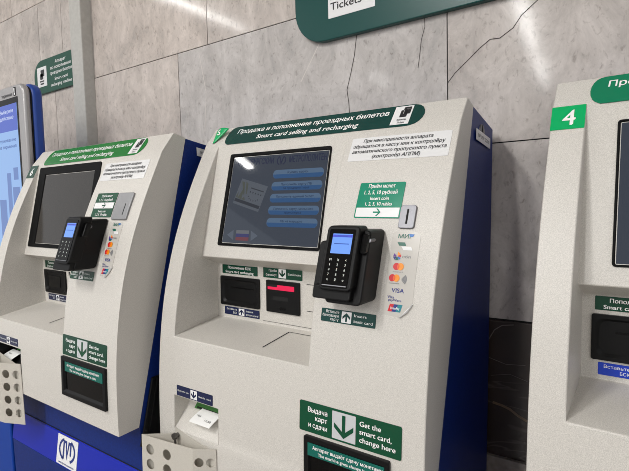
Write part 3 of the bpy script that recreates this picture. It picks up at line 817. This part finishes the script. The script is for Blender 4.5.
def terminal(root, S, dz, cradle=(.676, .1625)):
    """card terminal in a black plastic cradle"""
    zf = lambda z: z+dz
    def block(name, ol, o0, o1, m, par, bev=.003, shrink=1.):
        bm = bmesh.new()
        zmid = sum(p[1] for p in ol)/len(ol)
        # blocks are straight boxes: they follow the face's mean slope, not its curve
        e = .07; k = (outer(zf(zmid)+e)-outer(zf(zmid)-e))/(2*e); n = math.hypot(1, k); y0 = outer(zf(zmid))
        def q(x, z, d): return Vector((x-W/2, y0+(z-zmid)*k-d-.22, zf(z)+S.h))
        A = [bm.verts.new(q(x, z, o0)) for x, z in ol]; cx = sum(p[0] for p in ol)/len(ol)
        B = [bm.verts.new(q(cx+(x-cx)*shrink, zmid+(z-zmid)*shrink, o1)) for x, z in ol]
        bm.faces.new(A); bm.faces.new(B[::-1])
        for i in range(len(ol)): bm.faces.new([A[i], A[(i+1) % len(ol)], B[(i+1) % len(ol)], B[i]])
        q.curved = False; FS = lambda x, z, off=0.: q(x, z, o1+off); FS.curved = False
        return obj(name, bm, m, par, bevel=bev, seg=3), FS
    t, FS = block('card_terminal', rrect(.583, .661, .192, .3215, .010, 4), .052, .090, BLACK, root, .004)
    block('terminal_cradle', rrect(.590, cradle[0], cradle[1], .3125, .010, 4), .0, .068, BLACK, t, .004)
    block('cradle_wing', rrect(.558, .60, .174, .288, .008, 4), .03, .070, BLACK, t, .003)
    block('cradle_lip', rrect(.566, .657, .172, .200, .006, 4), .045, .083, BLACK, t, .003)
    block('cradle_knob', rrect(.655, .675, .266, .306, .004, 3), .06, .078, BLACKGLOSS, t, .002)
    block('cradle_screw', circ(cradle[0], .292, .004, 10), .05, .0705, STEEL, t, .0005)
    k = plate('terminal_face', rrect(.5915, .6525, .1985, .315, .003), FS, 0, .0012, BLACKGLOSS, t)
    d = plate('terminal_display', rrect(.6005, .6475, .2655, .3055, .001), FS, .0012, .0004, POSLCD, t)
    plate('display_bar', rrect(.6005, .6475, .2985, .3035), FS, .0016, .0003, POSBAR, d)
    marks('display_lines', [(POSINK, [rrect(.607, .642, .2845, .2862), rrect(.612, .636, .3002, .3018)])], FS, .0023, d)
    rows = []
    for j, lb in enumerate((('F1', 'X', '<'), ('1', '2', '3'), ('4', '5', '6'), ('7', '8', '9'), ('x', '0', 'o'))):
        for i, s in enumerate(lb): rows.append((s, .604+i*.0185, .2505-j*.0097, .0048, 'C'))
    text('keypad_lettering', rows, FS, .0018, CREAMINK, t)
    plate('card_slot_edge', rrect(.5935, .6505, .2015, .2032), FS, .0012, .0012, STEEL, t)
    w = []
    for i in range(3): w += stroke(arc(.618, .1915, .0018+.0017*i, .0018+.0017*i, -45, 45, 5), .0008)
    return t

# ------------------------------------------------------------------ place the three machines
O2 = Vector((-1.1361, .8612, -.3597))
M2 = dict(at=O2, h=EYE-.3597, zbot=-.36, tilt=(-.0129, -.0148), turn=0., dz=0, recess=(-.258, -.162), banner=TEAL, number='peeling', tagmat=TAGGREEN,
    bezel=(.1185, .473, .250, .5155), glass=(.1345, .4645, .2600, .5035), screen='on', notice=(.537, .786, .469, .527), coinsign=(.590, .7025, .335, .4147), coinmat=EMERALD, coinplate='slot', coinbox=(.7035, .7395, .3135, .3625),
    pay=(.6935, .7570, .138, .3075), bank=(.5442, .6802, .1065, .1347), insmat=NAVY, issue=(.5014, .752, -.145, -.0765), tray=(.5175, .7285, -.152, .12), sliplabel=(.0787, .2195, -.160, -.1315), slipmat=NAVY, basket=-.272, posdz=0, plate=(.295, .417, .5440, .5330),
    label='middle ticket machine with a lit menu screen and curling green tag')
M1 = dict(M2, at=O2+Vector((-.8426, -.1048, -.0204)), h=EYE-.3801, zbot=-.2429, tilt=(.0193, -.0076), turn=-.0098, recess=(-.175, -.087), banner=SIGNGREEN, number='6', bannershift=.011, tagmat=DEEPGREEN,
    bezel=(.078, .4905, .246, .5385), glass=(.128, .4545, .262, .508), screen='off', notice=(.5295, .760, .471, .5275), coinsign=(.555, .663, .358, .431), coinmat=GREEN, coinplate='cover', coinbox=(.674, .749, .3505, .4285),
    pay=(.683, .737, .192, .345), bank=(.525, .653, .1735, .200), insmat=NAVY, issue=(.5195, .7555, -.0555, .0055), tray=(.5195, .7565, -.0595, .12), sliplabel=(.085, .222, -.082, -.0565), slipmat=NAVY, basket=-.137, posdz=.042, cradle=(.660, .1700), plate=(.318, .36, .568, .561),
    label='ticket machine numbered 6, left of the middle one, with a dark switched-off screen')
M4 = dict(M2, at=O2+Vector((.9785, .0107, -.0135)), h=EYE-.3732, tilt=(-.0015, -.0061), turn=-.0319, banner=vinyl('banner_sea_green', (14, 122, 86)), number='4', bannershift=-.012, bannertext=-.022, tagmat=TAGGREEN, insmat=COBALT, slipmat=COBALT,
    bezel=(.1105, .465, .250, .5125), glass=(.1175, .458, .2565, .506), label='ticket machine numbered 4, cut off by the right edge of the photo')
made = {}
for k, c in (('m2', M2), ('m1', M1), ('m4', M4)): made[k] = build_machine(c)

# white strap clip hanging under the left machine's terminal
r1, P1 = made['m1'][0], made['m1'][1]
bm = bmesh.new(); add_box(bm, .535, .539, -.03, -.026, .196, .222, lambda c: P1(c[0], c[1]+.09, c[2])); add_box(bm, .535, .549, -.03, -.026, .192, .197, lambda c: P1(c[0], c[1]+.09, c[2]))
obj('strap_clip', bm, WHITE, r1, bevel=.001)

# receipts left in the slots of two machines
def receipt(key, label, lines):
    root, P, SLP, zsl = made[key]
    bm = bmesh.new(); n = 8; Lx = .078; x0 = .134 if key == 'm2' else .080
    rows = []
    for i in range(n+1):
        t = i/n; a = SLP(x0, zsl+.003, .007); b = SLP(x0+Lx, zsl+.003, .007)
        out = Vector((-.004*t, -.046*t, -.012*t-.008*t*t))
        rows.append((a+out, b+out))
    M = root.matrix_world
    def pt(u, v, lift=0.):
        i = min(n-1, int(v*n)); f = v*n-i
        a = rows[i][0].lerp(rows[i+1][0], f); b = rows[i][1].lerp(rows[i+1][1], f); p = a.lerp(b, u)
        nn = (rows[-1][1]-rows[-1][0]).cross(rows[-1][0]-rows[0][0]).normalized()
        if nn.z < 0: nn = -nn
        return M @ (p+nn*lift)
    org = pt(.5, .5)
    e = empty('receipt', org, label, 'receipt', 'paper slips left in the slots')
    for i in range(n+1):
        pass
    vs = [[bm.verts.new(pt(u, i/n)-org) for u in (0, .5, 1)] for i in range(n+1)]
    for i in range(n):
        for j in range(2): bm.faces.new([vs[i][j], vs[i][j+1], vs[i+1][j+1], vs[i+1][j]])
    p = obj('paper', bm, PAPER, e); md = p.modifiers.new('t', 'SOLIDIFY'); md.thickness = .0003
    T = lambda x, z, off=0.: pt(x, 1-z, .0006)-org
    T.curved = False
    for ln in lines: text('printing', [ln], T, 0, BLACKINK, e)
receipt('m2', 'white paper slip hanging from the slot of the middle ticket machine', [('Чек', .1, .42, .12, 'L', .2, False), ('12.50', .58, .25, .12, 'L', .3, False)])
receipt('m1', 'white paper slip sticking out of the left ticket machine beside its punched basket', [('Чек', .2, .5, .1, 'L', .3, False)])

# ------------------------------------------------------------------ setting
def slab_wall():
    bm = bmesh.new(); col = bm.loops.layers.float_color.new('slab')
    zc = [-.3293, .1516, .6313, 1.1043, 1.58, 2.06, 2.62]
    joints = [[-1.15, .55, 1.6], [-2.56, -1.588, -.459, .75], [-2.693, -2.463, -2.187, -1.411, -.3, .9], [-2.982, -1.9, -.8, .4], [-2.4, -1.2, .1, 1.1], [-3.1, -1.7, -.5, .8]]
    tones = {(1, 2): .95, (1, 3): .62, (0, 1): .7, (2, 4): .35, (2, 3): .12}
    rnd = random.Random(5)
    for ci, js in enumerate(joints):
        xs = [-5.2]+js+[3.2]
        for k, (x0, x1) in enumerate(zip(xs, xs[1:])):
            if k == 0 and x1-x0 > 1.4: pass
            g = .0016
            fs = add_box(bm, x0+g, x1-g, WALL_Y, WALL_Y+.03, EYE+zc[ci]+g, EYE+zc[ci+1]-g)
            t = tones.get((ci, k), rnd.random()*.45); c = (rnd.random(), rnd.random(), t, 1)
            for f in fs:
                for lp in f.loops: lp[col] = c
    fs = add_box(bm, -5.2, 3.2, WALL_Y+.004, WALL_Y+.12, 0, EYE+2.62, mi=1)
    # stone dado along the floor
    fs = add_box(bm, -5.2, 3.2, WALL_Y-.004, WALL_Y+.05, .0, EYE-.3320, mi=2)
    fs = add_box(bm, -5.2, 3.2, WALL_Y-.016, WALL_Y+.05, .0, EYE-.716, mi=3)
    return obj('wall_back', bm, [MARBLE, DARKGAP, GRANITE, STONE])
wall = struct(slab_wall())
SW = lambda x, z, off=0.: Vector((x, WALL_Y-off, z+EYE)); SW.curved = False
def line(name, pts, w, m, off=.0006):
    o = marks(name, [(m, stroke(pts, w))], SW, off, wall); return o
line('crack', [(-.747, .60), (-.747, .531), (-.752, .5), (-.757, .466), (-.772, .41), (-.787, .362), (-.781, .32), (-.778, .25)], .0024, CRACK)
line('crack', [(-.525, .56), (-.524, .5), (-.535, .466), (-.541, .42), (-.546, .388)], .0018, CRACK)
line('crack', [(-.459, .330), (-.437, .355), (-.398, .386), (-.37, .409), (-.342, .427), (-.317, .425), (-.284, .444), (-.263, .472), (-.225, .5), (-.19, .525), (-.15, .56)], .0024, CRACK)
line('scratch', [(-.882, .538), (-.925, .477), (-.968, .416)], .0035, SCRATCH)
line('scratch', [(-1.46, .60), (-1.43, .45), (-1.445, .3)], .003, SCRATCH)
line('stone_vein', [(-.335, -.566), (-.31, -.570), (-.29, -.576), (-.268, -.590), (-.245, -.6)], .007, VEIN, .0046)
line('stone_vein', [(-.345, -.388), (-.33, -.36), (-.31, -.345), (-.28, -.34)], .0025, PALEVEIN, .0046)
line('stone_vein', [(-.345, -.44), (-.30, -.452), (-.25, -.447)], .0016, PALEVEIN, .0046)
line('stone_vein', [(-.34, -.49), (-.29, -.478), (-.245, -.49)], .0012, PALEVEIN, .0046)

bm = bmesh.new(); add_box(bm, -6.5, 3.2, -9.5, WALL_Y+.12, -.1, 0); struct(obj('floor', bm, STONE))
bm = bmesh.new(); add_box(bm, -6.5, 3.2, -9.5, WALL_Y+.12, EYE+2.62, EYE+2.75); struct(obj('ceiling', bm, PLASTER))
# boxed-in riser standing against the wall
bm = bmesh.new(); add_box(bm, -2.287, -2.191, WALL_Y-.057, WALL_Y+.001, 0, EYE+2.62)
struct(obj('trim_1', bm, POLEGREY, bevel=.004))

# wall signs
sg = empty('wall_sign', (-.45, WALL_Y-.012, EYE+.75), 'large dark teal wall sign with rounded corners high above the middle ticket machine', 'sign')
LS = lambda x, z, off=0.: Vector((x*.9836+.45, -off+.010, z*.9836-.75)); LS.curved = False
bd = plate('sign_board', rrect(-.985, .12, .5325, .96, .115, 10, (1, 0, 0, 1)), LS, 0, .02, WALLTEAL, sg, bevel=.003)
pc = plate('pictogram', rrect(-.851, -.682, .598, .80, .002), LS, .020, .001, WHITE, bd)
text('pictogram_lettering', [('Билеты', -.8425, .6555, .0225, 'L', .112, True), ('Tickets', -.8425, .6225, .0225, 'L', .115, True)], LS, .0216, BLACKINK, pc)
marks('pictogram_marks', [(BLACKINK, [rrect(-.80, -.755, .70, .77, .006), rrect(-.785, -.73, .72, .785, .006)])], LS, .0216, pc)
text('sign_lettering', [('Продажа и пополнение', -.652, .735, .045, 'L', .6, True), ('Smart card selling', -.652, .651, .045, 'L', .46, True)], LS, .0206, WHITEINK, bd)

sg = empty('wall_sign', (-2.5, WALL_Y-.012, EYE+.72), 'small green wall sign left of the grey riser, above the blue kiosk', 'sign')
LS2 = lambda x, z, off=0.: Vector((x*.991+2.5, -off+.010, z*.991-.72)); LS2.curved = False
bd = plate('sign_board', rrect(-2.766, -2.25, .6305, .8065, .085, 10, (0, 0, 0, 1)), LS2, 0, .012, LEFTGREEN, sg, bevel=.002)
pc = plate('pictogram', rrect(-2.73, -2.632, .667, .7705, .002), LS2, .012, .001, WHITE, bd)
marks('pictogram_marks', [(BLACKINK, [rrect(-2.70, -2.668, .705, .735, .003), rrect(-2.692, -2.655, .72, .755, .003), rrect(-2.705, -2.66, .692, .699), rrect(-2.70, -2.662, .678, .686)])], LS2, .0136, pc)
text('sign_lettering', [('Аппарат', -2.49, .7685, .015, 'C', .105), ('по пополнению', -2.49, .7415, .015, 'C', .2), ('проездных билетов', -2.49, .7145, .015, 'C', .215), ('Smart card', -2.49, .682, .015, 'C', .125), ('recharging machine', -2.49, .654, .015, 'C', .205)], LS2, .0128, WHITEINK, bd)

# ------------------------------------------------------------------ kiosk at the far left
KX1, KY0 = -2.028, .945
kx0 = KX1-.62
ki = empty('information_kiosk', ((kx0+KX1)/2, KY0+.1, 0), 'tall silver and blue kiosk with a glowing blue screen at the left edge', 'kiosk')
KP = lambda x, y, z: Vector((x-(kx0+KX1)/2, y-KY0-.1, z+EYE))
KF = lambda x, z, off=0.: KP(x, KY0-off, z); KF.curved = False
def slab(name, x0, x1, z0, z1, r, y0, y1, m, bev, corners=(0, 0, 1, 1)):
    bm = bmesh.new(); ol = rrect(x0, x1, z0, z1, r, 8, corners)
    A = [bm.verts.new(KP(x, y0, z)) for x, z in ol]; B = [bm.verts.new(KP(x, y1, z)) for x, z in ol]
    bm.faces.new(A); bm.faces.new(B[::-1])
    for i in range(len(ol)): bm.faces.new([A[i], A[(i+1) % len(ol)], B[(i+1) % len(ol)], B[i]])
    return obj(name, bm, m, ki, smooth=40, bevel=bev, seg=3)
fr = slab('screen_housing', kx0, KX1, -.42, .512, .045, KY0, KY0+.028, SILVER, .010)
slab('housing_gap', kx0+.004, KX1-.004, -.415, .506, .04, KY0+.028, KY0+.033, DARKGAP, 0)
slab('back_shell', kx0-.0, KX1+.002, -.42, .517, .05, KY0+.033, KY0+.075, BLUEKIOSK, .012)
slab('pedestal', kx0+.1, KX1-.1, -1.30, -.40, .0, KY0+.01, KY0+.07, BLUEKIOSK, .004, (0, 0, 0, 0))
slab('base_cabinet', kx0-.02, KX1+.005, -EYE, -.52, .0, KY0-.13, KY0+.1, BLUEBASE, .006, (0, 0, 0, 0))
gs = plate('screen_border', rrect(kx0+.045, KX1-.048, -.40, .462, .004), KF, 0, .001, BLACKGLOSS, ki)
KS_A = mat('kiosk_screen_header', (10, 14, 40), .2, emit=(84, 108, 205), estr=.8); KS_B = mat('kiosk_screen_body', (20, 26, 40), .2, emit=(150, 188, 240), estr=.85); KS_C = mat('kiosk_screen_picture', (20, 26, 40), .2, emit=(112, 142, 205), estr=.75)
KS_T = mat('kiosk_screen_white', (30, 30, 40), .2, emit=(205, 218, 250), estr=.85); KS_D = mat('kiosk_screen_ink', (10, 14, 30), .2, emit=(86, 112, 180), estr=.7)
sx0, sx1 = kx0+.058, KX1-.060
ks = plate('screen', rrect(sx0, sx1, -.39, .438), KF, .001, .0006, KS_B, ki)
hd = marks('screen_header', [(KS_A, [rrect(sx0, sx1, .33, .438)])], KF, .0019, ks)
text('header_lettering', [('Выберите', sx1-.03, .404, .014, 'R', .12), ('действие', sx1-.03, .378, .014, 'R', .12)], KF, .0022, KS_T, hd)
text('screen_lettering', [('Обслуживание', sx1-.02, .288, .013, 'R', .2), ('через терминал', sx1-.02, .262, .013, 'R', .2)], KF, .0022, KS_D, ks)
marks('screen_picture', [(KS_C, [rrect(sx1-.06, sx1-.02, .13, .18), rrect(sx1-.075, sx1-.015, -.02, .10), rrect(sx1-.12, sx1-.085, -.2, .16), [(sx1-.07, -.3), (sx1-.02, -.3), (sx1-.05, -.02), (sx1-.07, -.02)], rrect(sx1-.2, sx1-.14, -.25, .05)])], KF, .0022, ks)
bg = plate('maker_badge', rrect(KX1-.079, KX1-.060, .466, .500, .001), KF, 0, .0012, BLACKGLOSS, ki)
marks('badge_mark', [(WHITE, [rrect(KX1-.074, KX1-.065, .469, .478), rrect(KX1-.076, KX1-.068, .480, .497)])], KF, .0016, bg)
text('maker_lettering', [('терминал', KX1-.095, .470, .012, 'R', .09)], KF, .0012, BLACKINK, ki)

# ------------------------------------------------------------------ ceiling lamps
LAMP = mat('lamp_diffuser', (240, 240, 240), .5, emit=(255, 252, 245), estr=12)
HOUS = mat('lamp_housing', (190, 190, 190), .5)
CZ = EYE+2.62
LAMPS = [(-4.75, -1.78, 1.6, 0, 'long ceiling lamp over the far left end of the hall, nearest the wall'), (-4.5, -6.4, 1.0, 0, 'short ceiling lamp over the far left end of the hall, away from the wall'),
         (-1.5, -2.2, 1.6, 0, 'long ceiling lamp in front of the middle machine, nearest the wall'), (-1.45, -5.2, 2.5, -.093, 'long ceiling lamp in the middle of the hall, second from the wall'), (-1.7, -8.0, 2.5, -.093, 'long ceiling lamp in the middle of the hall, farthest from the wall'), (1.75, -4.2, 1.6, 0, 'added unseen fill lamp over the right end of the hall')]  # last entry is an added fill lamp that brightens the wall gap
for x, y, ln, rz, lb in LAMPS:
    e = empty('ceiling_lamp', (x, y, CZ), lb, 'lamp', 'ceiling lamps of the hall'); e.rotation_euler.z = rz
    bm = bmesh.new(); add_box(bm, -.085, .085, -ln/2-.02, ln/2+.02, -.06, 0); obj('lamp_housing', bm, HOUS, e, bevel=.006)
    bm = bmesh.new(); add_box(bm, -.055, .055, -ln/2, ln/2, -.10, -.06); obj('lamp_diffuser', bm, LAMP, e)
    li = bpy.data.lights.new('lamp_light', 'AREA'); li.shape = 'RECTANGLE'; li.size = .11; li.size_y = ln; li.energy = (28 if x < -4 else 40 if x > 1 else 58)*ln; li.color = (1, .995, .98)
    lo = bpy.data.objects.new('lamp_light', li); C.objects.link(lo); lo.parent = e; lo.location = (0, 0, -.101)

w = bpy.data.worlds.new('hall'); bpy.context.scene.world = w; w.use_nodes = True
bgn = w.node_tree.nodes['Background']; bgn.inputs['Color'].default_value = (.92, .93, .95, 1); bgn.inputs['Strength'].default_value = .74

# ------------------------------------------------------------------ camera
f_px, yaw, pitch, roll = 477.7423, .601, -.0663, -.0252
fw = Vector((-math.sin(yaw)*math.cos(pitch), math.cos(yaw)*math.cos(pitch), math.sin(pitch)))
rt = Vector((math.cos(yaw), math.sin(yaw), 0)); up = rt.cross(fw)
r_ = rt*math.cos(roll)+up*math.sin(roll); u_ = -rt*math.sin(roll)+up*math.cos(roll)
cam = bpy.data.cameras.new('camera'); co = bpy.data.objects.new('camera', cam); C.objects.link(co)
cam.sensor_width = 36; cam.lens = f_px/629*36; cam.clip_start = .02
co.matrix_world = Matrix((( r_.x, u_.x, -fw.x, 0), (r_.y, u_.y, -fw.y, 0), (r_.z, u_.z, -fw.z, EYE), (0, 0, 0, 1)))
sc = bpy.context.scene
sc.camera = co
vs = sc.view_settings
sc.display_settings.display_device = 'sRGB'
vs.view_transform = 'Standard'; vs.look = 'None'; vs.exposure = .03; vs.gamma = 1.; vs.use_curve_mapping = False
sc.cycles.use_denoising = True
sc.cycles.denoising_prefilter = 'NONE'
sc.cycles.filter_width = .9
sc.cycles.max_bounces = 8
